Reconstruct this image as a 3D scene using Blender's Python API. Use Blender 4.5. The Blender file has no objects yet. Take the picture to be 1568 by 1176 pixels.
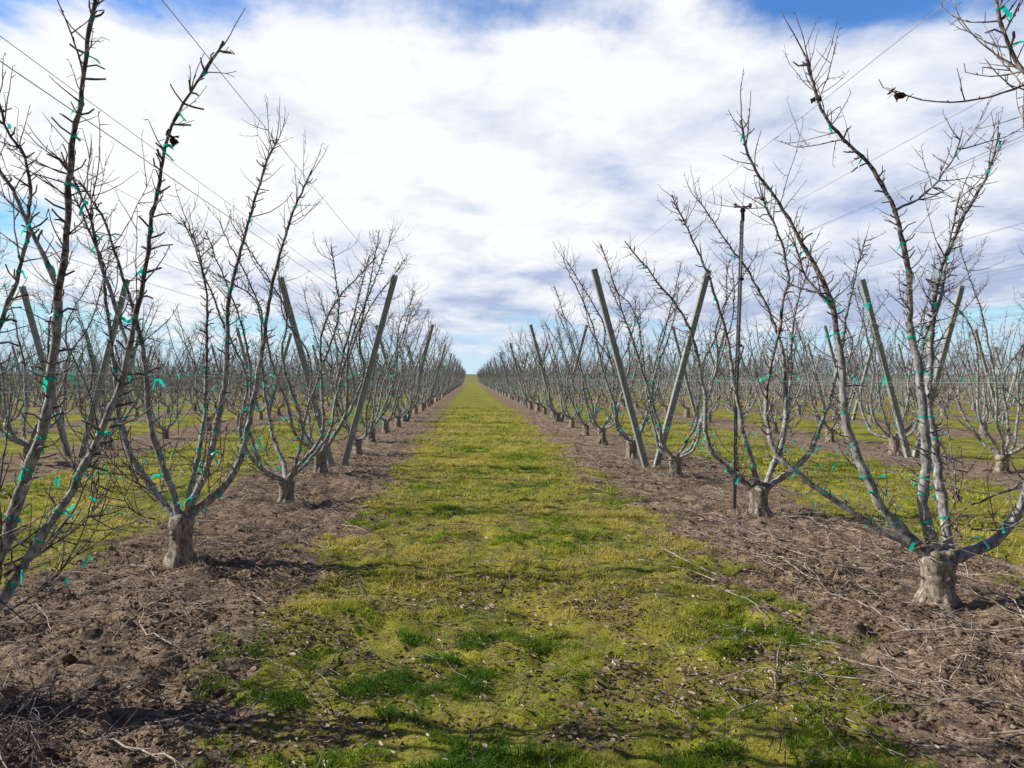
import bpy, math, random
import numpy as np
from mathutils import Vector, Matrix
R = random.Random(7)
rng = np.random.default_rng(11)
scene = bpy.context.scene
COL = scene.collection

# ------------------------------------------------------------ numpy noise
TAB = rng.random((256,256))
def vnoise(x,y,s=0):
    xi=np.floor(x).astype(int); yi=np.floor(y).astype(int)
    fx=x-xi; fy=y-yi
    fx=fx*fx*(3-2*fx); fy=fy*fy*(3-2*fy)
    a=TAB[(xi+s*37)%256,(yi+s*91)%256]; b=TAB[(xi+1+s*37)%256,(yi+s*91)%256]
    c=TAB[(xi+s*37)%256,(yi+1+s*91)%256]; d=TAB[(xi+1+s*37)%256,(yi+1+s*91)%256]
    return (a*(1-fx)+b*fx)*(1-fy)+(c*(1-fx)+d*fx)*fy
def fbm(x,y,s=0,o=4):
    v=0;a=.5;t=0
    for i in range(o):
        v=v+a*vnoise(x*2**i+i*13.7,y*2**i+i*7.3,s+i); t+=a; a*=.5
    return v/t
def sstep(a,b,x):
    t=np.clip((x-a)/(b-a),0,1); return t*t*(3-2*t)

ROW_SP=5.7; ALLEY0=0.4
def alley_d(x):
    u=(x-ALLEY0)/ROW_SP
    return np.abs(u-np.round(u))*ROW_SP
def grassmask(x,y):
    d=alley_d(x)+(fbm(x*.9,y*.9,3)-.5)*1.1+(fbm(x*4,y*4,9)-.5)*1.0
    return sstep(2.05,1.35,d)
def gz(x,y):
    x=np.asarray(x,float); y=np.asarray(y,float)
    g=grassmask(x,y)
    fade=np.clip(1-np.hypot(x,y)/60,0,1)
    h=(1-g)*((fbm(x*2.2,y*2.2,21)-.45)*.12+(fbm(x*7,y*7,5)-.5)*.13+(fbm(x*16,y*16,15,3)-.5)*.08)+g*((fbm(x*1.6,y*1.6,8)-.5)*.09+(fbm(x*7,y*7,6)-.5)*.10)
    far=4.9*sstep(300,520,y)
    return h*fade+far
# bare, litter-covered patches inside the grass alley (more of them near the headland)
def bare(x,y): return sstep(.52,.64,fbm(x*2.1,y*2.1,71))*np.clip(1.15-y/16,.25,1)

# ------------------------------------------------------------ materials
def newmat(name):
    m=bpy.data.materials.new(name); m.use_nodes=True
    nt=m.node_tree; b=nt.nodes['Principled BSDF']
    return m,nt,b
def N(nt,t,**k):
    n=nt.nodes.new(t)
    for a,v in k.items(): setattr(n,a,v)
    return n
def ramp(nt,stops):
    r=N(nt,'ShaderNodeValToRGB'); e=r.color_ramp.elements
    while len(e)<len(stops): e.new(.5)
    for i,(p,c) in enumerate(stops):
        e[i].position=p; e[i].color=(*c,1)
    return r
def noise(nt,scale,detail=4,rough=.6,vec=None,dist=0):
    n=N(nt,'ShaderNodeTexNoise'); n.inputs['Scale'].default_value=scale
    n.inputs['Detail'].default_value=detail; n.inputs['Roughness'].default_value=rough
    n.inputs['Distortion'].default_value=dist
    if vec is not None: nt.links.new(vec,n.inputs['Vector'])
    return n
def mathn(nt,op,a,b=None,c=None,clamp=False):
    n=N(nt,'ShaderNodeMath',operation=op); n.use_clamp=clamp
    for i,v in enumerate((a,b,c)):
        if v is None: continue
        if isinstance(v,(int,float)): n.inputs[i].default_value=v
        else: nt.links.new(v,n.inputs[i])
    return n.outputs[0]
def mixc(nt,f,a,b,mode='MIX'):
    n=N(nt,'ShaderNodeMix',data_type='RGBA',blend_type=mode)
    for i,v in ((0,f),(6,a),(7,b)):
        if isinstance(v,(int,float)): n.inputs[i].default_value=v
        elif isinstance(v,tuple): n.inputs[i].default_value=(*v,1)
        else: nt.links.new(v,n.inputs[i])
    return n.outputs[2]
def smr(v,a,b,c,d):
    nt=v.node.id_data
    n=N(nt,'ShaderNodeMapRange',interpolation_type='SMOOTHSTEP');nt.links.new(v,n.inputs[0])
    for i,k in enumerate((a,b,c,d)):n.inputs[i+1].default_value=k
    return n.outputs[0]
def bump(nt,b,h,strength,dist):
    n=N(nt,'ShaderNodeBump'); n.inputs['Strength'].default_value=strength; n.inputs['Distance'].default_value=dist
    nt.links.new(h,n.inputs['Height']); nt.links.new(n.outputs[0],b.inputs['Normal'])

def bark_mat(name,dark,mid,light,sc=18,zs=1,bs=0,det=3):
    m,nt,b=newmat(name)
    tc=N(nt,'ShaderNodeTexCoord'); v=tc.outputs['Object']
    if zs!=1:
        mp=N(nt,'ShaderNodeMapping'); mp.inputs['Scale'].default_value=(1,1,zs); nt.links.new(v,mp.inputs[0]); v=mp.outputs[0]
    n1=noise(nt,sc,det,.75,v)
    r=ramp(nt,[(.36,dark),(.50,mid),(.66,light)])
    nt.links.new(n1.outputs[0],r.inputs[0])
    nt.links.new(r.outputs[0],b.inputs['Base Color'])
    b.inputs['Roughness'].default_value=.7
    if bs: bump(nt,b,n1.outputs[0],bs,.012)
    return m
M_TRUNK=bark_mat('bark_trunk',(.08,.06,.045),(.30,.25,.195),(.60,.53,.42),34,.3,1.0,5)
M_LIMB=bark_mat('bark_limb',(.11,.105,.105),(.31,.30,.29),(.60,.59,.56),26,.5,.5)
M_TWIG=bark_mat('bark_twig',(.052,.038,.036),(.15,.115,.108),(.38,.33,.31),30,1,0,1)
m,nt,b=newmat('tie_ribbon_plastic')
b.inputs['Base Color'].default_value=(.0,.66,.50,1); b.inputs['Roughness'].default_value=.3
tr=N(nt,'ShaderNodeBsdfTranslucent'); tr.inputs[0].default_value=(.0,.88,.68,1)
mx=N(nt,'ShaderNodeMixShader'); mx.inputs[0].default_value=.45
nt.links.new(b.outputs[0],mx.inputs[1]); nt.links.new(tr.outputs[0],mx.inputs[2])
nt.links.new(mx.outputs[0],nt.nodes['Material Output'].inputs[0])
M_TIE=m
M_DRY,nt,b=newmat('dry_hanging_leaf'); b.inputs['Base Color'].default_value=(.05,.035,.025,1); b.inputs['Roughness'].default_value=1; b.inputs['Specular IOR Level'].default_value=0
TREEMATS=[M_TRUNK,M_LIMB,M_TWIG,M_TIE,M_DRY]

# ------------------------------------------------------------ mesh accumulator
class Acc:
    def __init__(s): s.v=[]; s.f=[]; s.m=[]
    def tube(s,pts,rad,sides,mat,lump=0,cap=True):
        n=len(pts); b0=len(s.v); prev=None
        for i in range(n):
            t=(pts[min(i+1,n-1)]-pts[max(i-1,0)])
            if t.length<1e-7: t=Vector((0,0,1))
            t.normalize()
            if prev is None:
                a=Vector((1,0,0)) if abs(t.x)<.8 else Vector((0,1,0))
            else: a=prev
            u=(a-t*a.dot(t))
            if u.length<1e-5: u=t.orthogonal()
            u.normalize(); w=t.cross(u); prev=u
            for k in range(sides):
                an=2*math.pi*k/sides
                r=rad[i]*(1+(R.uniform(-lump,lump) if lump else 0))
                s.v.append(pts[i]+(u*math.cos(an)+w*math.sin(an))*r)
        for i in range(n-1):
            for k in range(sides):
                a=b0+i*sides+k; b=b0+i*sides+(k+1)%sides
                s.f.append((a,b,b+sides,a+sides)); s.m.append(mat)
        if cap:
            s.f.append(tuple(b0+(n-1)*sides+k for k in range(sides))); s.m.append(mat)
    def poly(s,vs,mat):
        b=len(s.v); s.v+=vs; s.f.append(tuple(range(b,b+len(vs)))); s.m.append(mat)
    def mesh(s,name,mats,smooth=True):
        me=bpy.data.meshes.new(name)
        me.from_pydata([tuple(v) for v in s.v],[],s.f)
        for m in mats: me.materials.append(m)
        me.polygons.foreach_set('material_index',s.m)
        if smooth: me.polygons.foreach_set('use_smooth',[True]*len(s.f))
        me.update(); return me
def catmull(P,step=.055):
    out=[]
    P=[P[0]*2-P[1]]+P+[P[-1]*2-P[-2]]
    for i in range(1,len(P)-2):
        a,b,c,d=P[i-1:i+3]
        n=max(2,int((c-b).length/step))
        for k in range(n):
            t=k/n
            out.append(.5*((2*b)+(c-a)*t+(2*a-5*b+4*c-d)*t*t+(3*b-a-3*c+d)*t**3))
    out.append(P[-2].copy()); return out
def rvec():
    while True:
        v=Vector((R.uniform(-1,1),R.uniform(-1,1),R.uniform(-1,1)))
        if .1<v.length<1: return v.normalized()
LOD=0
def twig(A,p,d,L,r,mat=2,depth=0):
    seg=.05 if LOD==0 else .11
    n=max(3 if LOD==0 else 2,int(L/seg)); pts=[p.copy()]; d=d.normalized()
    for i in range(n):
        d=(d+Vector((0,0,1))*(.06+.09*(i/n))+rvec()*(.15 if LOD==0 else .22)).normalized()
        pts.append(pts[-1]+d*(L/n))
    rad=[r*(1-.6*i/n) for i in range(n+1)]
    A.tube(pts,rad,4 if (LOD==0 and r>.004) else 3,mat,cap=(LOD==0))
    if LOD==0:
        for i in range(1,n+1):
            if R.random()<.6:
                e=(rvec()+d*.5).normalized(); l=R.uniform(.012,.045)
                A.tube([pts[i],pts[i]+e*l],[r*.55,r*.4],3,mat)
    if depth<1 and L>.26:
        for i in range(1,n-1):
            if R.random()<(.38 if LOD==0 else .5):
                e=(pts[i+1]-pts[i]).normalized()+rvec()*1.0
                twig(A,pts[i],e,L*R.uniform(.2,.5),r*.7,mat,depth+1)
    return pts[-2]
def ribbon(A,p,big=1):
    for k in range(R.choice((1,1,2))):
        d=(Vector((R.uniform(-1,1),R.uniform(-1,1),R.uniform(-1.2,.3)))).normalized()
        w=rvec().cross(d).normalized()*R.uniform(.005,.009)*big*(1 if LOD==0 else 1.5)
        q=p+w*2; L=R.uniform(.04,.09)*big; n=4 if LOD==0 else 1
        for i in range(n):
            q2=q+d*(L/n); d2=(d+Vector((0,0,-.35))+rvec()*.35).normalized()
            w2=(w+rvec()*.002)
            A.poly([q-w,q+w,q2+w2,q2-w2],3)
            q=q2;d=d2;w=w2
def loopband(A,p,t,r):
    t=t.normalized(); pts=[p-t*.006,p+t*.006]
    A.tube(pts,[r*1.18,r*1.18],6,3,cap=False)
def leader(A,P,r0,r1,spur=1.0,longp=.11,tie=(.55,.75,.9,1.1,1.3,1.6,1.85,2.1,2.3,2.5,2.7,2.9,3.1,3.3),fan=True):
    pts=catmull(P,.055 if LOD==0 else .14)
    n=len(pts)
    j=Vector((0,0,0))
    for i in range(1,n):
        if R.random()<.14: j=j+rvec()*.013      # pruning kinks
        j=j*.84+rvec()*.007; pts[i]=pts[i]+j
    rad=[]
    for i in range(n):
        t=i/(n-1); r=r1+(r0-r1)*(1-t)**1.25
        rad.append(r*R.uniform(.88,1.16))
    cut=int(n*.5)
    A.tube(pts[:cut+1],rad[:cut+1],9 if LOD==0 else 5,1,lump=.06,cap=False)
    A.tube(pts[cut:],rad[cut:],6 if LOD==0 else 4,2,lump=.06)
    prevh=pts[0].z
    for i in range(2,n-1):
        t=i/(n-1); p=pts[i]; T=(pts[i+1]-pts[i-1]).normalized()
        for h in tie:
            if prevh<h<=p.z and R.random()<(.75 if LOD==0 else .4):
                if LOD==0: loopband(A,p,T,rad[i])
                ribbon(A,p)
        prevh=p.z
        if t<.10: continue
        pr=.95 if t>.25 else .5
        for q in range(3 if LOD==0 else 4):
            if R.random()>pr*spur*.74: continue
            e=rvec(); e=(e-T*e.dot(T)).normalized()*.95+T*R.uniform(.1,.8)+Vector((0,0,.15))
            x=R.random()
            if x<longp*(.5+t*.8):
                twig(A,p,e,R.uniform(.25,.62),R.uniform(.0034,.0052))
            elif x<longp+.27:
                twig(A,p,e,R.uniform(.08,.26),R.uniform(.0032,.005))
            elif LOD==0 or R.random()<.6:
                e.normalize(); l=R.uniform(.025,.095)
                e2=(e+rvec()*.6).normalized()
                r=R.uniform(.0033,.006)
                q1=p+e*(rad[i]+l*.6); q2=q1+e2*l*.6
                A.tube([p,q1,q2],[r*1.1,r,r*.85],4 if LOD==0 else 3,2)
    if fan:
        T=(pts[-1]-pts[-3]).normalized()
        for k in range(R.randint(3,4)):
            twig(A,pts[-1-R.randint(0,7 if LOD==0 else 3)],T+rvec()*.55,R.uniform(.18,.45),max(.004,r1*.6))
def trunk(A,h=.38,r=.115,lean=(0,0)):
    if LOD:
        A.tube([Vector((0,0,-.1)),Vector((0,0,.05)),Vector((0,0,.2)),Vector((0,0,.4))],[r*1.3,r*1.1,r,r*.7],7,0,lump=.1);return
    pts=[];rad=[]
    z=-.12
    while z<=.42:
        k=.93+.42*math.exp(-max(z+.02,0)/.045)+.13*math.exp(-((z-.33)/.05)**2)
        if z>.38: k*=.65
        f=z/.41
        pts.append(Vector((lean[0]*max(f,0)+R.uniform(-.004,.004),lean[1]*max(f,0)+R.uniform(-.004,.004),z*h/.38)));rad.append(r*k); z+=.02
    b0=len(A.v); A.tube(pts,rad,24,0,lump=.0)
    fl=[R.uniform(0,6.28) for _ in range(4)]
    for i in range(b0,len(A.v)):  # fluted, lumpy bark
        v=A.v[i]; a=math.atan2(v.y,v.x)
        k=1+.07*math.sin(a*3+fl[0]+v.z*4)+.05*math.sin(a*5+fl[1]-v.z*6)+.04*math.sin(a*9+fl[2]+v.z*11)+R.uniform(-.03,.03)
        A.v[i]=Vector((v.x*k,v.y*k,v.z))
    for k in range(5):
        a=R.uniform(0,6.28)
        e=Vector((math.cos(a),math.sin(a),0))
        A.tube([e*r*.6+Vector((0,0,.10)),e*r*1.1+Vector((0,0,.02)),e*r*1.6+Vector((0,0,-.09))],[r*.4,r*.32,r*.2],7,0,lump=.12)
    for k in range(6):
        a=R.uniform(0,6.28); z=R.uniform(.16,.38)*h/.38
        e=Vector((math.cos(a),math.sin(a),.6)).normalized()
        c=Vector((0,0,z-.03))
        A.tube([c+e*r*.5,c+e*r*1.0,c+e*r*1.12],[r*.38,r*.30,r*.2],8,0,lump=.14)
def lowbranches(A,n=4):
    for k in range(n):
        s=R.choice((-1,1)); sy=R.choice((-1,1))
        z=R.uniform(.5,1.0)
        p=Vector((s*.2,sy*.05,z*.75)); e=Vector((s*R.uniform(.1,.6),sy*R.uniform(.5,1),R.uniform(0,.3)))
        twig(A,p,e,R.uniform(.7,1.3),.007)
        ribbon(A,p+e.normalized()*R.uniform(.3,.8)+Vector((0,0,.05)))
    for k in range(28 if LOD==0 else 9):
        s=R.choice((-1,1)); h=R.choice((.62,.62,.9,.9,.9,1.6,1.6,2.1))
        ribbon(A,Vector((s*(.10+h*.264)-s*.055,R.uniform(-1.4,1.4),h)))
def generic(spur=.9,longp=.11,nl=3):
    A=Acc(); trunk(A,R.uniform(.32,.42),R.uniform(.085,.11))
    for s in (-1,1):
        for k in range(nl):
            yo=(k-(nl-1)/2)*(1.65/nl)+R.uniform(-.2,.2)
            j=lambda a=.08:R.uniform(-a,a)
            H=R.uniform(3.1,3.9)
            P=[Vector((s*.02,yo*.05,.32)),Vector((s*(.24+j()),yo*.45,.56+j())),Vector((s*(.40+j()),yo*.8+j(),1.05+j(.15))),
               Vector((s*(.48+j(.14)),yo+j(),1.7+j(.2))),Vector((s*(.72+j(.2)),yo+j(.18),2.55+j(.2))),Vector((s*(1.0+j(.32)),yo*1.1+j(.28),H))]
            leader(A,P,R.uniform(.024,.034),.007,spur,longp)
    lowbranches(A,6 if LOD==0 else 4)
    return A
def custom(base,leaders,th=.38,tr=.118,spur=1.0,longp=.10,low=4):
    A=Acc(); trunk(A,th,tr)
    bx,by=base
    for (pts,dy,r0,r1) in leaders:
        n=len(pts)
        P=[Vector((x-bx,dy*math.sin(min(1,i/(n-1)*1.2)*1.57),h)) for i,(x,h) in enumerate(pts)]
        leader(A,P,r0*.92,r1*.8,spur,longp)
    lowbranches(A,low)
    return A
def dryleaves(A,p,n=5):
    for k in range(n):
        c=p+rvec()*.024; u=rvec()*.026; w=rvec().cross(u).normalized()*.013
        A.poly([c-u,c-u*.3+w,c+u*.5+w*.8,c+u],4); A.poly([c-u,c+u,c+u*.4-w*.6+rvec()*.01,c-u*.4-w],4)
def put(me,name,x,y,z=None,rot=0,sc=1,parent=None,sz=None):
    o=bpy.data.objects.new(name,me); COL.objects.link(o)
    o.location=(x,y,float(gz(x,y)) if z is None else z); o.rotation_euler=(0,0,rot)
    o.scale=(sc,sc,sc if sz is None else sz)
    if parent: o.parent=parent
    return o

# ------------------------------------------------------------ surveyed foreground trees (metres: lateral, height)
XL=-2.45; XR=3.28
R1=custom((3.27,5.17),[
 ([(3.23,.33),(3.05,.50),(2.88,.69),(2.72,1.05),(2.65,1.33),(2.65,1.69),(2.60,2.06),(2.51,2.29),(2.40,2.51),(2.24,2.79),(2.01,3.11),(1.92,3.41)],.12,.042,.011),
 ([(3.29,.34),(3.17,.60),(3.14,.85),(3.13,1.05),(3.11,1.51),(3.06,1.87),(3.02,2.33),(2.92,2.74),(2.79,3.02),(2.60,3.20),(2.40,3.43),(2.30,3.79)],-.12,.042,.011),
 ([(3.33,.34),(3.37,.60),(3.35,.87),(3.31,1.33),(3.34,1.78),(3.43,2.29),(3.56,2.65),(3.77,3.06),(3.88,3.38)],.25,.040,.010),
 ([(3.36,.32),(3.66,.50),(3.84,.96),(3.98,1.51),(4.15,2.3),(4.35,3.2)],-.15,.042,.010),
 ([(3.22,.33),(2.79,.59),(2.42,.87),(2.22,1.15),(2.24,1.55),(2.36,2.0),(2.40,2.5),(2.2,3.0)],.45,.028,.009),
 ],th=.36,tr=.108,spur=1.0,longp=.11,low=10)
dryleaves(R1,Vector((2.37-3.27,-.1,3.5)),7)
leader(R1,[Vector((-.16,-.1,1.87)),Vector((-.05,-.1,2.15)),Vector((.02,-.05,2.5)),Vector((.15,0,2.9))],.013,.005)
leader(R1,[Vector((-.67,.1,2.06)),Vector((-.85,.15,2.3)),Vector((-.95,.2,2.6))],.012,.005)
leader(R1,[Vector((-.35,-.1,2.74)),Vector((-.15,-.1,2.85)),Vector((.05,-.1,3.1)),Vector((.1,-.1,3.3))],.009,.004)
R2=custom((3.36,8.6),[
 ([(3.27,.31),(2.81,.76),(2.74,1.45),(2.55,2.21),(2.20,2.74),(1.82,3.2)],.1,.038,.009),
 ([(3.34,.31),(3.12,1.07),(2.96,1.83),(2.74,2.59),(2.39,3.35),(2.25,3.65)],-.3,.038,.009),
 ([(3.42,.31),(3.70,.9),(3.76,1.8),(3.53,2.59),(3.12,3.27),(2.75,3.8)],.4,.038,.009),
 ([(3.45,.31),(3.91,.76),(4.18,1.75),(4.29,2.44),(4.5,3.2)],-.2,.038,.009),
 ([(3.43,.31),(3.84,1.14),(4.0,2.2),(4.2,3.0)],.6,.034,.009)],th=.36,tr=.105,low=8)
L2=custom((-2.48,6.35),[
 ([(-2.52,.36),(-2.8,.68),(-3.03,1.04),(-3.14,1.71),(-3.25,2.5),(-3.5,3.2)],.2,.038,.009),
 ([(-2.5,.38),(-2.69,1.2),(-2.72,1.82),(-2.83,2.33),(-2.97,2.78),(-3.2,3.2)],-.3,.036,.009),
 ([(-2.45,.38),(-2.22,.90),(-2.1,1.6),(-2.05,2.22),(-1.93,2.72),(-1.79,3.23),(-1.62,3.6)],-.1,.038,.010),
 ([(-2.42,.36),(-2.05,.76),(-1.88,1.49),(-1.79,2.22),(-1.63,2.95),(-1.43,3.42)],.25,.038,.010),
 ([(-2.44,.4),(-2.38,1.1),(-2.41,1.7),(-2.45,2.4),(-2.6,3.0)],.5,.03,.009)],th=.40,tr=.10,low=11)
L1=custom((-2.5,3.6),[
 ([(-2.46,.35),(-2.29,.71),(-2.1,1.25),(-1.99,1.66),(-1.95,2.08),(-1.92,2.46),(-1.88,2.81),(-1.81,3.25),(-1.74,3.6)],-.08,.034,.013),
 ([(-2.44,.35),(-2.29,.49),(-2.1,.84),(-1.88,1.22),(-1.72,1.6),(-1.65,1.95),(-1.59,2.4),(-1.53,2.74),(-1.4,3.03),(-1.24,3.29)],.1,.028,.008),
 ([(-2.5,.36),(-2.55,1.0),(-2.5,1.6),(-2.35,2.1),(-2.29,2.6),(-2.5,3.1)],.25,.028,.008),
 ([(-2.52,.36),(-2.9,.9),(-3.1,1.7),(-3.3,2.5),(-3.5,3.2)],.0,.034,.009),
 ],th=.38,tr=.10,spur=1.0,longp=.07,low=11)
dryleaves(L1,Vector((-1.5+2.5,.1,2.80)),8)
leader(L1,[Vector((.53,-.06,2.02)),Vector((.42,-.05,2.25)),Vector((.25,0,2.55)),Vector((0.05,.05,2.85))],.013,.005)
leader(L1,[Vector((.80,.1,1.7)),Vector((.62,.2,2.1)),Vector((.52,.22,2.45)),Vector((.4,.2,2.75))],.012,.005)
R0=custom((3.28,2.1),[
 ([(3.24,.33),(2.95,.9),(2.75,1.7),(2.5,2.45),(2.24,2.88),(2.14,3.2)],.9,.032,.008),
 ([(3.3,.33),(3.5,.9),(3.8,1.8),(4.1,2.6),(4.3,3.3)],.3,.036,.009),
 ([(3.3,.33),(3.2,1.0),(3.1,1.8),(2.9,2.6),(2.7,3.3)],-.5,.036,.009)],low=2)
e=twig(R0,Vector((-1.0,.87,2.80)),Vector((-1,0,-.6)),.62,.005)
dryleaves(R0,e,5)

G=[generic().mesh('apple_tree_mesh',TREEMATS) for i in range(7)]
LOD=1
GF=[generic(1.0,.16,4).mesh('apple_tree_far_mesh',TREEMATS) for i in range(9)]
LOD=0
tree_pos=[]
def place(acc,x,y):
    put(acc.mesh('apple_tree_mesh',TREEMATS),'apple_tree',x,y); tree_pos.append((x,y))
place(R1,3.27,5.17);place(R2,3.36,8.6);place(L2,-2.48,6.35);place(L1,-2.5,3.6);place(R0,3.28,2.1)
far=bpy.data.objects.new('distant_apple_trees',None); COL.objects.link(far)
for k in range(-11,12):
    x0=XL+(k)*ROW_SP if k<=0 else XR+(k-1)*ROW_SP
    ys=[]
    if k==0: ys=[.5,-2.5]+[9.45+3.03*i for i in range(75)]
    elif k==1: ys=[-1,-4]+[11.75+3.05*i for i in range(75)]
    else:
        ylo=max(-4,abs(x0)/.78-8); o=R.uniform(0,3)
        lim=235 if abs(k)<4 else 150
        ys=[ylo+o+3.04*i for i in range(int((lim-ylo)/3.04))]
    for y in ys:
        near=y<42 and -9<x0<10
        x=x0+R.uniform(-.1,.1); yy=y+R.uniform(-.2,.2)
        me=R.choice(G if math.hypot(x,y)<23 else GF)
        put(me,'apple_tree' if near else 'tree',x,yy,rot=R.choice((0,math.pi))+R.uniform(-.15,.15),sc=R.uniform(.9,1.08),parent=None if near else far)
        if near: tree_pos.append((x,yy))

# ------------------------------------------------------------ posts
def post_mat():
    m,nt,b=newmat('weathered_post')
    tc=N(nt,'ShaderNodeTexCoord'); mp=N(nt,'ShaderNodeMapping'); mp.inputs['Scale'].default_value=(14,14,1.2)
    nt.links.new(tc.outputs['Object'],mp.inputs[0])
    n=noise(nt,3,6,.7,mp.outputs[0]); n2=noise(nt,3,2,.5,tc.outputs['Object'])
    r=ramp(nt,[(.3,(.19,.20,.185)),(.5,(.38,.40,.375)),(.72,(.60,.62,.58))])
    nt.links.new(n.outputs[0],r.inputs[0])
    c=mixc(nt,n2.outputs[0],r.outputs[0],mixc(nt,.35,r.outputs[0],(.22,.30,.20)))
    nt.links.new(c,b.inputs['Base Color']); b.inputs['Roughness'].default_value=.85
    bump(nt,b,n.outputs[0],.5,.01); return m
M_POST=post_mat()
M_STEEL,nt,b=newmat('galvanised_wire'); b.inputs['Base Color'].default_value=(.5,.52,.55,1); b.inputs['Metallic'].default_value=.6; b.inputs['Roughness'].default_value=.4
M_DARK,nt,b=newmat('dark_plastic'); b.inputs['Base Color'].default_value=(.03,.03,.035,1); b.inputs['Roughness'].default_value=.5
M_PIPE,nt,b=newmat('grey_pipe'); b.inputs['Base Color'].default_value=(.14,.15,.16,1); b.inputs['Roughness'].default_value=.5
def post_mesh(s):
    A=Acc(); w,d,c=.058,.05,.012
    prof=[(-w+c,-d),(w-c,-d),(w,-d+c),(w,d-c),(w-c,d),(-w+c,d),(-w,d-c),(-w,-d+c)]
    H=3.6; top=1.05
    nseg=10
    for i in range(nseg+1):
        t=i/nseg; z=-.3+(H+.3)*t; x=s*(.1+(top-.1)*(z/H)); k=1-.08*t
        for px,py in prof:
            A.v.append(Vector((x+px*k,py*k+math.sin(t*5+s)*.004,z+(px*-.25*s if i==nseg else 0))))
    for i in range(nseg):
        for k in range(8):
            a=i*8+k;b2=i*8+(k+1)%8
            A.f.append((a,b2,b2+8,a+8));A.m.append(0)
    A.f.append(tuple(nseg*8+k for k in range(8)));A.m.append(0)
    for h in (.9,1.6,2.5,3.45): # wire staples
        x=s*(.1+(top-.1)*(h/H))-s*.06
        A.tube([Vector((x,-.02,h-.02)),Vector((x-s*.014,-.01,h)),Vector((x-s*.014,.01,h)),Vector((x,.02,h+.02))],[.003]*4,5,1)
    return A.mesh('trellis_post_mesh',[M_POST,M_STEEL],smooth=False)
PM={s:post_mesh(s) for s in(-1,1)}
fp=bpy.data.objects.new('distant_trellis_posts',None); COL.objects.link(fp)
for k in range(-8,10):
    x0=XL+k*ROW_SP if k<=0 else XR+(k-1)*ROW_SP
    off=13.7 if k in(0,1) else 14.9+R.uniform(-.6,.6)
    if k==1: off=13.4
    for i in range(12):
        y=off+i*14.0
        if abs(x0)>y*.85+4: continue
        for s in(-1,1):
            near=i<3 and -9<x0<10
            put(PM[s],'trellis_post' if near else 'post',x0+(.0),y+s*.06,z=float(gz(x0,y)),sc=1,parent=None if near else fp,sz=R.uniform(.95,1.02) if k!=1 else 1.0)
# wires
for k in range(-5,7):
    x0=XL+k*ROW_SP if k<=0 else XR+(k-1)*ROW_SP
    A=Acc()
    for s in(-1,0,1):
        for h in ((.62,.9,1.6,2.1,2.75,3.45) if s else (3.4,)):
            x=x0+s*(.1+.95*h/3.6)-s*.055
            hh=h+(R.uniform(-.08,.12) if h<3 else 0)
            pts=[];y=-6
            while y<150:
                sag=-.02*math.sin((y-13.7)/14*math.pi)**2
                pts.append(Vector((x,y,hh+sag))); y+=3.5
            A.tube(pts,[.0015 if h<2.5 else .0026]*len(pts),3,0)
    o=bpy.data.objects.new('trellis_wires',A.mesh('trellis_wires',[M_STEEL])); COL.objects.link(o)

# sprinkler mast
mast=bpy.data.objects.new('sprinkler_mast',None); COL.objects.link(mast); mast.location=(3.2,8.9,0)
A=Acc(); A.tube([Vector((-.02,0,-.1)),Vector((0,0,1.2)),Vector((.05,0,2.6)),Vector((.08,0,3.55))],[.021,.019,.017,.015],10,0)
A.tube([Vector((-.04,-.03,-.1)),Vector((-.02,-.02,1.5)),Vector((.05,-.02,3.5))],[.009]*3,6,1)
for z in(.5,1.2,2.0,2.8): A.tube([Vector((.0+z*.023,0,z-.015)),Vector((z*.023,0,z+.015))],[.03,.03],8,1)
o=bpy.data.objects.new('pole',A.mesh('mast_pole',[M_PIPE,M_DARK]));COL.objects.link(o);o.parent=mast
A=Acc()
A.tube([Vector((.08,0,3.5)),Vector((.08,0,3.60)),Vector((.08,0,3.62)),Vector((.08,0,3.68))],[.022,.022,.035,.015],10,1)
A.tube([Vector((-.01,0,3.69)),Vector((.03,0,3.67)),Vector((.08,0,3.665)),Vector((.13,0,3.67)),Vector((.17,0,3.69))],[.012,.011,.014,.011,.012],7,1)
A.tube([Vector((-.01,0,3.66)),Vector((-.01,0,3.71))],[.016,.02],7,1);A.tube([Vector((.17,0,3.66)),Vector((.17,0,3.71))],[.016,.02],7,1)
A.tube([Vector((.08,-.03,3.64)),Vector((.08,.08,3.69))],[.012,.01],7,1)
o=bpy.data.objects.new('sprinkler_head',A.mesh('sprinkler_head',[M_PIPE,M_DARK]));COL.objects.link(o);o.parent=mast

# ------------------------------------------------------------ ground
def axis(segs):
    out=[segs[0][0]]
    for a,b,s0,s1 in segs:
        x=a
        while x<b-1e-6:
            t=(x-a)/(b-a); x=min(b,x+s0+(s1-s0)*t); out.append(x)
    return np.array(out)
xp=axis([(0,5.5,.03,.03),(5.5,12,.05,.2),(12,60,.25,.4),(60,1500,.8,60)])
X=np.concatenate([-xp[:0:-1],xp])
Y=np.concatenate([-axis([(0,60,1,8)])[:0:-1]+0.0,axis([(0,2,.3,.1),(2,8,.028,.04),(8,22,.05,.2),(22,80,.3,1.5),(80,600,2,12),(600,2500,20,100)])])
XX,YY=np.meshgrid(X,Y)
ZZ=gz(XX,YY)
nv=XX.size; nx=len(X); ny=len(Y)
idx=np.arange(nv).reshape(ny,nx)
F=np.stack([idx[:-1,:-1],idx[:-1,1:],idx[1:,1:],idx[1:,:-1]],-1).reshape(-1,4)
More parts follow.
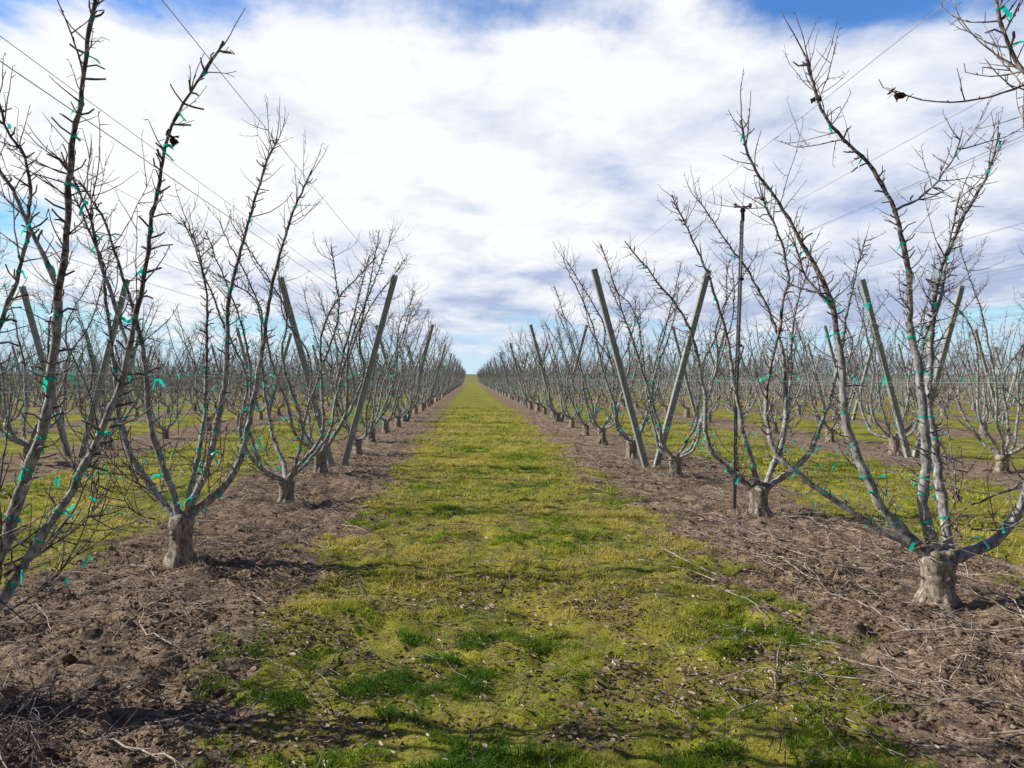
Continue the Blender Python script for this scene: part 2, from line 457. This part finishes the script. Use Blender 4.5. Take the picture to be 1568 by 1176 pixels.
def np_mesh(name,V,F,smooth=False):
    me=bpy.data.meshes.new(name); k=F.shape[1]
    me.vertices.add(len(V)); me.vertices.foreach_set('co',V.astype(np.float32).ravel())
    me.loops.add(F.size); me.loops.foreach_set('vertex_index',F.astype(np.int32).ravel())
    me.polygons.add(len(F)); me.polygons.foreach_set('loop_start',np.arange(0,F.size,k,dtype=np.int32))
    me.polygons.foreach_set('use_smooth',np.full(len(F),smooth))
    me.update(calc_edges=True); return me
def attr(me,name,vals):
    a=me.attributes.new(name,'FLOAT','POINT'); a.data.foreach_set('value',np.asarray(vals,np.float32).ravel())
me=np_mesh('ground',np.stack([XX,YY,ZZ],-1).reshape(-1,3),F,True)
attr(me,'grass',np.where(YY>250,1,grassmask(XX,YY)))
attr(me,'bare',np.where(YY>250,0,bare(XX,YY)))
m,nt,b=newmat('orchard_ground')
geo=N(nt,'ShaderNodeNewGeometry'); P=geo.outputs['Position']
at=N(nt,'ShaderNodeAttribute',attribute_name='grass');ab=N(nt,'ShaderNodeAttribute',attribute_name='bare')
nA=noise(nt,6,4,.7,P); nB=noise(nt,42,4,.75,P); nD=noise(nt,1.1,4,.7,P)
soil=ramp(nt,[(.34,(.08,.052,.036)),(.46,(.24,.165,.112)),(.57,(.44,.33,.23)),(.70,(.66,.55,.40))])
s_in=mathn(nt,'ADD',mathn(nt,'MULTIPLY',nA.outputs[0],.4),mathn(nt,'MULTIPLY',nB.outputs[0],.6)); nt.links.new(s_in,soil.inputs[0])
gr=ramp(nt,[(.36,(.10,.15,.012)),(.46,(.27,.29,.03)),(.56,(.50,.46,.055)),(.68,(.60,.52,.13))])
g_in=mathn(nt,'ADD',mathn(nt,'MULTIPLY',nD.outputs[0],.55),mathn(nt,'MULTIPLY',nB.outputs[0],.45))
nt.links.new(g_in,gr.inputs[0])
pt=ramp(nt,[(.46,(0,0,0)),(.54,(1,1,1))]); nt.links.new(mathn(nt,'ADD',mathn(nt,'MULTIPLY',nA.outputs[0],.55),mathn(nt,'MULTIPLY',nB.outputs[0],.45)),pt.inputs[0])
pf=mathn(nt,'MAXIMUM',mathn(nt,'MULTIPLY',pt.outputs[0],.5),mathn(nt,'MULTIPLY',ab.outputs['Fac'],mathn(nt,'ADD',mathn(nt,'MULTIPLY',pt.outputs[0],.5),.4)))
gcol=mixc(nt,pf,gr.outputs[0],(.22,.155,.08))
sep=N(nt,'ShaderNodeSeparateXYZ');nt.links.new(P,sep.inputs[0])
gcol=mixc(nt,smr(sep.outputs[1],240,300,0,.85),gcol,(.24,.23,.09))
mk=mathn(nt,'ADD',at.outputs['Fac'],mathn(nt,'MULTIPLY',mathn(nt,'SUBTRACT',nA.outputs[0],.5),1.6))
mr=ramp(nt,[(.42,(0,0,0)),(.58,(1,1,1))]); nt.links.new(mk,mr.inputs[0])
nt.links.new(mixc(nt,mr.outputs[0],soil.outputs[0],gcol),b.inputs['Base Color'])
b.inputs['Roughness'].default_value=.95; b.inputs['Specular IOR Level'].default_value=.15
bump(nt,b,nB.outputs[0],.9,.035)
me.materials.append(m)
o=bpy.data.objects.new('ground',me);COL.objects.link(o)

# ------------------------------------------------------------ grass blades
def scatter(n,x0,x1,y0,y1):
    return rng.uniform(x0,x1,n),rng.uniform(y0,y1,n)
def tuftf(x,y): return (sstep(.43,.60,fbm(x*5.5,y*5.5,31))*.88+.12)*(1-.8*bare(x,y))
def blades():
    PX=[];PY=[];W=[];H=[]
    for (x0,x1,y0,y1,dens,w,h) in ((-1.9,2.9,2.4,5.5,13000,.0024,.038),(-1.9,2.9,5.5,9.5,5500,.004,.043),(-1.9,2.9,9.5,18,1700,.007,.045),(-1.9,2.9,18,40,380,.014,.05),
            (-7.8,-3.2,3,12,1000,.006,.05),(4,8.8,3,14,900,.006,.05),(-7.8,-3.2,12,30,260,.012,.05),(4,8.8,14,30,260,.012,.05)):
        n=int((x1-x0)*(y1-y0)*dens); x,y=scatter(n,x0,x1,y0,y1)
        g=grassmask(x,y); tuft=tuftf(x,y)
        keep=rng.random(n)<g**1.5*tuft
        x=x[keep];y=y[keep];t=tuft[keep]
        PX.append(x);PY.append(y);W.append(np.full(len(x),w));H.append(h*(.35+.85*t)*rng.uniform(.5,1.3,len(x)))
    x=np.concatenate(PX);y=np.concatenate(PY);w=np.concatenate(W)*rng.uniform(.6,1.3,len(x));h=np.concatenate(H)
    n=len(x); z=gz(x,y)-.006
    a=rng.uniform(0,2*np.pi,n); l=rng.uniform(.1,1.4,n)*h; la=rng.uniform(0,2*np.pi,n)
    dx=np.cos(a)*w;dy=np.sin(a)*w; lx=np.cos(la)*l; ly=np.sin(la)*l
    V=np.empty((n,5,3))
    V[:,0]=np.stack([x-dx,y-dy,z],-1);V[:,1]=np.stack([x+dx,y+dy,z],-1)
    V[:,2]=np.stack([x-dx*.8+lx*.35,y-dy*.8+ly*.35,z+h*.6],-1);V[:,3]=np.stack([x+dx*.8+lx*.35,y+dy*.8+ly*.35,z+h*.6],-1)
    V[:,4]=np.stack([x+lx,y+ly,z+h*.9],-1)
    b0=(np.arange(n)*5)[:,None,None]
    F=(b0+np.array([[0,1,2],[1,3,2],[2,3,4]])[None]).reshape(-1,3)
    me=np_mesh('grass',V.reshape(-1,3),F)
    tint=np.clip((fbm(x*1.1,y*1.1,41)-.5)*2.2+.48+rng.normal(0,.17,n)+np.clip((y-5)/22,0,.22),0,1)
    attr(me,'tint',np.repeat(tint,5)); print('blades',n)
    return me
me=blades()
m,nt,b=newmat('grass_blades')
at=N(nt,'ShaderNodeAttribute',attribute_name='tint')
r=ramp(nt,[(.12,(.085,.21,.016)),(.38,(.25,.36,.03)),(.62,(.50,.50,.06)),(.90,(.68,.58,.18))]); nt.links.new(at.outputs['Fac'],r.inputs[0])
nt.links.new(r.outputs[0],b.inputs['Base Color']); b.inputs['Roughness'].default_value=.6; b.inputs['Specular IOR Level'].default_value=.25
tr=N(nt,'ShaderNodeBsdfTranslucent'); nt.links.new(r.outputs[0],tr.inputs[0])
mx=N(nt,'ShaderNodeMixShader'); mx.inputs[0].default_value=.45
nt.links.new(b.outputs[0],mx.inputs[1]);nt.links.new(tr.outputs[0],mx.inputs[2]);nt.links.new(mx.outputs[0],nt.nodes['Material Output'].inputs[0])
me.materials.append(m); o=bpy.data.objects.new('grass',me);COL.objects.link(o)

# dry grass tufts around trunks and dead weeds along the tree strips
x=[];y=[]
for (tx,ty) in tree_pos:
    if R.random()<.55 or tx>0:
        n=R.randint(150,500); a=rng.uniform(0,6.28,n); rr=rng.normal(.17,.07,n)
        x.append(tx+np.cos(a)*rr);y.append(ty+np.sin(a)*rr)
for k in range(90):
    tx=R.choice((XL,XR,XR))+R.uniform(-1.1,1.1); ty=3+R.random()**1.2*16; n=R.randint(20,90)
    x.append(tx+rng.normal(0,.06,n));y.append(ty+rng.normal(0,.06,n))
x=np.concatenate(x);y=np.concatenate(y);n=len(x);z=gz(x,y)-.01
h=rng.uniform(.03,.14,n);a=rng.uniform(0,6.28,n);w=.002;lx=np.cos(a)*h*1.2;ly=np.sin(a)*h*1.2
V=np.empty((n,3,3));V[:,0]=np.stack([x-w,y,z],-1);V[:,1]=np.stack([x+w,y+w*.5,z],-1);V[:,2]=np.stack([x+lx,y+ly,z+h*.7],-1)
me=np_mesh('dry_grass',V.reshape(-1,3),np.arange(n*3).reshape(-1,3))
m,nt,b=newmat('dry_straw');b.inputs['Base Color'].default_value=(.55,.43,.23,1);b.inputs['Roughness'].default_value=.8
me.materials.append(m);o=bpy.data.objects.new('dry_grass',me);COL.objects.link(o)

# ------------------------------------------------------------ fallen leaves
def leaves():
    X_=[];Y_=[]
    for (x0,x1,y0,y1,dens) in((-1.8,3,2.4,6,1500),(-1.8,3,6,14,320),(-1.8,3,14,30,30),(-6,-1.2,3,9,250),(1.8,7,3,9,300)):
        n=int((x1-x0)*(y1-y0)*dens);x,y=scatter(n,x0,x1,y0,y1)
        k=rng.random(n)<np.maximum(bare(x,y)*.8,sstep(.46,.68,fbm(x*2.9,y*2.9,51))*.5)*(.25+.75*grassmask(x,y))+.05
        X_.append(x[k]);Y_.append(y[k])
    x=np.concatenate(X_);y=np.concatenate(Y_);n=len(x)
    L=rng.uniform(.007,.022,n);W=L*rng.uniform(.35,.6,n);fold=rng.uniform(.2,1.2,n);curl=rng.uniform(-.8,1.2,n)
    T=np.array([(-1,0,0),(-.4,.85,1),(.4,.8,1),(1,0,0),(.4,-.8,1),(-.4,-.85,1)],float)
    P=np.empty((n,6,3));P[:,:,0]=T[None,:,0]*L[:,None];P[:,:,1]=T[None,:,1]*W[:,None]*(1-.4*fold[:,None])
    P[:,:,2]=T[None,:,2]*W[:,None]*fold[:,None]+(T[None,:,0]**2)*L[:,None]*curl[:,None]*.5
    a=rng.uniform(0,6.28,n);ti=rng.normal(0,.8,n);ca,sa=np.cos(a)[:,None],np.sin(a)[:,None];ct,st=np.cos(ti)[:,None],np.sin(ti)[:,None]
    yy=P[:,:,1]*ct-P[:,:,2]*st;zz=P[:,:,1]*st+P[:,:,2]*ct;xx=P[:,:,0]
    Q=np.stack([xx*ca-yy*sa+x[:,None],xx*sa+yy*ca+y[:,None],zz+(gz(x,y)+rng.uniform(.004,.028,n))[:,None]],-1)
    F=((np.arange(n)*6)[:,None,None]+np.array([[0,3,2],[0,2,1],[0,4,3],[0,5,4]])[None]).reshape(-1,3)
    me=np_mesh('fallen_leaves',Q.reshape(-1,3),F);attr(me,'tint',np.repeat(rng.random(n),6));print('leaves',n);return me
me=leaves();m,nt,b=newmat('dead_leaf')
at=N(nt,'ShaderNodeAttribute',attribute_name='tint');r=ramp(nt,[(0,(.09,.055,.035)),(.5,(.23,.155,.10)),(.8,(.42,.32,.23)),(1,(.62,.53,.44))]);nt.links.new(at.outputs['Fac'],r.inputs[0])
nt.links.new(r.outputs[0],b.inputs['Base Color']);b.inputs['Roughness'].default_value=.6;b.inputs['Specular IOR Level'].default_value=.3
me.materials.append(m);o=bpy.data.objects.new('fallen_leaves',me);COL.objects.link(o)

# ------------------------------------------------------------ soil clods
import bmesh
bm=bmesh.new();bmesh.ops.create_icosphere(bm,subdivisions=1,radius=1);bm.verts.ensure_lookup_table()
TV=np.array([v.co[:] for v in bm.verts]);TF=np.array([[v.index for v in f.verts] for f in bm.faces]);bm.free()
X_=[];Y_=[]
for(x0,x1,y0,y1,dens)in((-5,-.8,2.6,7,1300),(1.2,6,2.6,7,1300),(-5,-.8,7,15,220),(1.2,6,7,15,220)):
    n=int((x1-x0)*(y1-y0)*dens);x,y=scatter(n,x0,x1,y0,y1);k=rng.random(n)<(1-grassmask(x,y))*sstep(.3,.65,fbm(x*2.2,y*2.2,61));X_.append(x[k]);Y_.append(y[k])
x=np.concatenate(X_);y=np.concatenate(Y_);n=len(x);s=rng.lognormal(-4.9,.5,n).clip(.003,.03)
V=TV[None]*s[:,None,None]*rng.uniform(.5,1.5,(n,12,1))*np.array([1.2,1,.8]);V+=np.stack([x,y,gz(x,y)+s*.15],-1)[:,None,:]
me=np_mesh('soil_clods',V.reshape(-1,3),((np.arange(n)*12)[:,None,None]+TF[None]).reshape(-1,3));attr(me,'tint',np.repeat(rng.random(n),12))
m,nt,b=newmat('clod_soil');at=N(nt,'ShaderNodeAttribute',attribute_name='tint');r=ramp(nt,[(0,(.11,.073,.051)),(.7,(.27,.19,.13)),(1,(.44,.335,.24))]);nt.links.new(at.outputs['Fac'],r.inputs[0])
nt.links.new(r.outputs[0],b.inputs['Base Color']);b.inputs['Roughness'].default_value=1;b.inputs['Specular IOR Level'].default_value=.1
me.materials.append(m);o=bpy.data.objects.new('soil_clods',me);COL.objects.link(o)

# ------------------------------------------------------------ pruned twigs on the ground
def gtwig(A,x,y,L,r,mat,lift=1):
    n=max(3,int(L/.08));a=R.uniform(0,6.28);pts=[];arch=R.uniform(0,.07)*L*lift;cv=R.uniform(-.12,.12)
    px,py=x,y
    for i in range(n+1):
        pts.append((px,py,arch*math.sin(math.pi*i/n)+R.uniform(0,.006)));a+=cv+R.uniform(-.16,.16);px+=math.cos(a)*L/n;py+=math.sin(a)*L/n
    zz=gz([p[0] for p in pts],[p[1] for p in pts])
    z0=float(zz.mean())
    P=[Vector((p[0],p[1],max(float(z),z0*.6+float(z)*.4)+p[2]+r+.006)) for p,z in zip(pts,zz)]
    A.tube(P,[r*(1-.6*i/n) for i in range(n+1)],4 if r>.004 else 3,mat)
    for i in range(1,n):
        if R.random()<.4:
            e=(P[i+1]-P[i]).normalized()+rvec()*.9;e.z=abs(e.z)*.5;e.normalize();l=R.uniform(.03,.18)
            A.tube([P[i],P[i]+e*l*.5,P[i]+e*l+Vector((0,0,R.uniform(-.01,.02)))],[r*.6,r*.5,r*.3],3,mat)
A=Acc()
def densx(side): return R.gauss(side,.8)
for i in range(3600):
    side=R.choice((XL,XR)); y=2.6+R.random()**1.3*12
    gtwig(A,densx(side),y,R.uniform(.08,.35),R.uniform(.0016,.0040),R.choice((0,0,1)))
for i in range(520):
    side=R.choice((XL,XR,XR)); y=2.6+R.random()**1.3*13
    gtwig(A,densx(side),y,R.uniform(.4,1.2),R.uniform(.003,.006),R.choice((0,0,1)))
for i in range(380):
    gtwig(A,R.uniform(-1.4,2.2),R.uniform(2.8,12),R.uniform(.08,.5),R.uniform(.0015,.0037),R.choice((0,1)))
for i in range(600):
    side=R.choice((XL,XR)); gtwig(A,densx(side),14+R.random()*22,R.uniform(.3,.9),R.uniform(.003,.006),0)
for (x,y,L) in((1.55,3.75,.9),(1.75,4.7,1.2),(2.1,4.2,1.4),(2.3,3.6,1.1),(2.6,4.6,1.4),(2.0,6.0,1.2),(.15,5.6,.6),(.8,6.4,.9),(.3,8,.9)):
    gtwig(A,x,y,L,.0055,0)
MT1=bark_mat('cut_twig_pale',(.20,.15,.115),(.44,.355,.28),(.70,.62,.52),25,1,0,2)
o=bpy.data.objects.new('pruned_twigs',A.mesh('pruned_twigs',[MT1,M_TWIG]));COL.objects.link(o)
A=Acc()
for i in range(300):
    gtwig(A,R.gauss(-2.2,.22),R.gauss(3.3,.2),R.uniform(.15,.5),R.uniform(.0018,.004),1,4)
o=bpy.data.objects.new('brush_pile',A.mesh('brush_pile',[MT1,M_TWIG]));COL.objects.link(o)

# ------------------------------------------------------------ sky + sun
SAZ=math.radians(-82); SEL=math.radians(33)
sd=Vector((math.sin(SAZ)*math.cos(SEL),math.cos(SAZ)*math.cos(SEL),math.sin(SEL)))
w=bpy.data.worlds.new('World');scene.world=w;w.use_nodes=True;nt=w.node_tree
bg=nt.nodes['Background'];bg.inputs[1].default_value=.1
sky=N(nt,'ShaderNodeTexSky',sky_type='NISHITA');sky.sun_disc=False;sky.sun_elevation=SEL;sky.sun_rotation=SAZ%(2*math.pi)
sky.air_density=1.0;sky.dust_density=.3;sky.ozone_density=2.5
tc=N(nt,'ShaderNodeTexCoord');sp=N(nt,'ShaderNodeSeparateXYZ');nt.links.new(tc.outputs['Generated'],sp.inputs[0])
x,y,z=sp.outputs
zc=mathn(nt,'MAXIMUM',z,0.0);den=mathn(nt,'ADD',zc,.20)
cb=N(nt,'ShaderNodeCombineXYZ');nt.links.new(mathn(nt,'DIVIDE',x,den),cb.inputs[0]);nt.links.new(mathn(nt,'DIVIDE',y,den),cb.inputs[1]);cb.inputs[2].default_value=3.7
n1=noise(nt,1.6,7,.60,cb.outputs[0],.15);n2=noise(nt,3.2,6,.58,cb.outputs[0],.15)
bias=mathn(nt,'ADD',smr(z,.03,.12,-.07,.29),smr(z,.33,.44,0,-.27))
bias=mathn(nt,'ADD',bias,smr(x,-.56,-.34,-.19,0))
bias=mathn(nt,'ADD',bias,mathn(nt,'MULTIPLY',smr(x,.22,.5,0,-.24),smr(z,.26,.40,0,1)))
cov=smr(mathn(nt,'ADD',n1.outputs[0],bias),.40,.62,0,1)
ax=mathn(nt,'MULTIPLY',x,-.6)
br=mathn(nt,'ADD',mathn(nt,'ADD',mathn(nt,'MULTIPLY',mathn(nt,'SUBTRACT',n2.outputs[0],.5),3.2),ax),smr(z,.08,.24,.46,.92))
brc=mathn(nt,'ADD',br,0.0,clamp=True)
cr=ramp(nt,[(0,(4.6,5.4,7.5)),(.45,(7.2,7.8,9.1)),(1,(9.9,10.0,10.2))]);nt.links.new(brc,cr.inputs[0])
blue=mixc(nt,1.0,sky.outputs[0],(.80,1.35,1.95),'MULTIPLY')
blue=mixc(nt,1.0,blue,(7.0,8.6,9.8),'DARKEN')
hz=smr(z,0,.15,.92,0);blue=mixc(nt,hz,blue,(6.4,8.1,9.6))
skyc=mixc(nt,cov,blue,cr.outputs[0])
# unseen sky overhead and behind dimmed artificially, to cut fill and strengthen sun contrast
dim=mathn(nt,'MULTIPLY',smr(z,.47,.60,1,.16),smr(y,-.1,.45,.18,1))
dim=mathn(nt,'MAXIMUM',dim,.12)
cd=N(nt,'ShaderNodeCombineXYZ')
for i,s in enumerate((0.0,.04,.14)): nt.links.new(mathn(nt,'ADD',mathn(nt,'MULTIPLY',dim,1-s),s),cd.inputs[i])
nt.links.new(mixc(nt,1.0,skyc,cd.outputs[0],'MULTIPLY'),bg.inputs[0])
L=bpy.data.lights.new('sun','SUN');L.energy=5.0;L.angle=math.radians(.5);L.color=(1,.95,.85)
o=bpy.data.objects.new('sun',L);COL.objects.link(o);o.rotation_euler=sd.to_track_quat('Z','Y').to_euler();o.location=(-20,10,20)

# ------------------------------------------------------------ camera
c=bpy.data.cameras.new('camera');c.lens=26;c.sensor_width=36;c.shift_x=.0408;c.shift_y=-.005;c.clip_end=4000;c.clip_start=.05
o=bpy.data.objects.new('camera',c);COL.objects.link(o);o.location=(0,0,1.6);o.rotation_euler=(math.pi/2,0,0)
scene.camera=o
scene.view_settings.view_transform='Standard';scene.view_settings.look='None';scene.view_settings.exposure=0
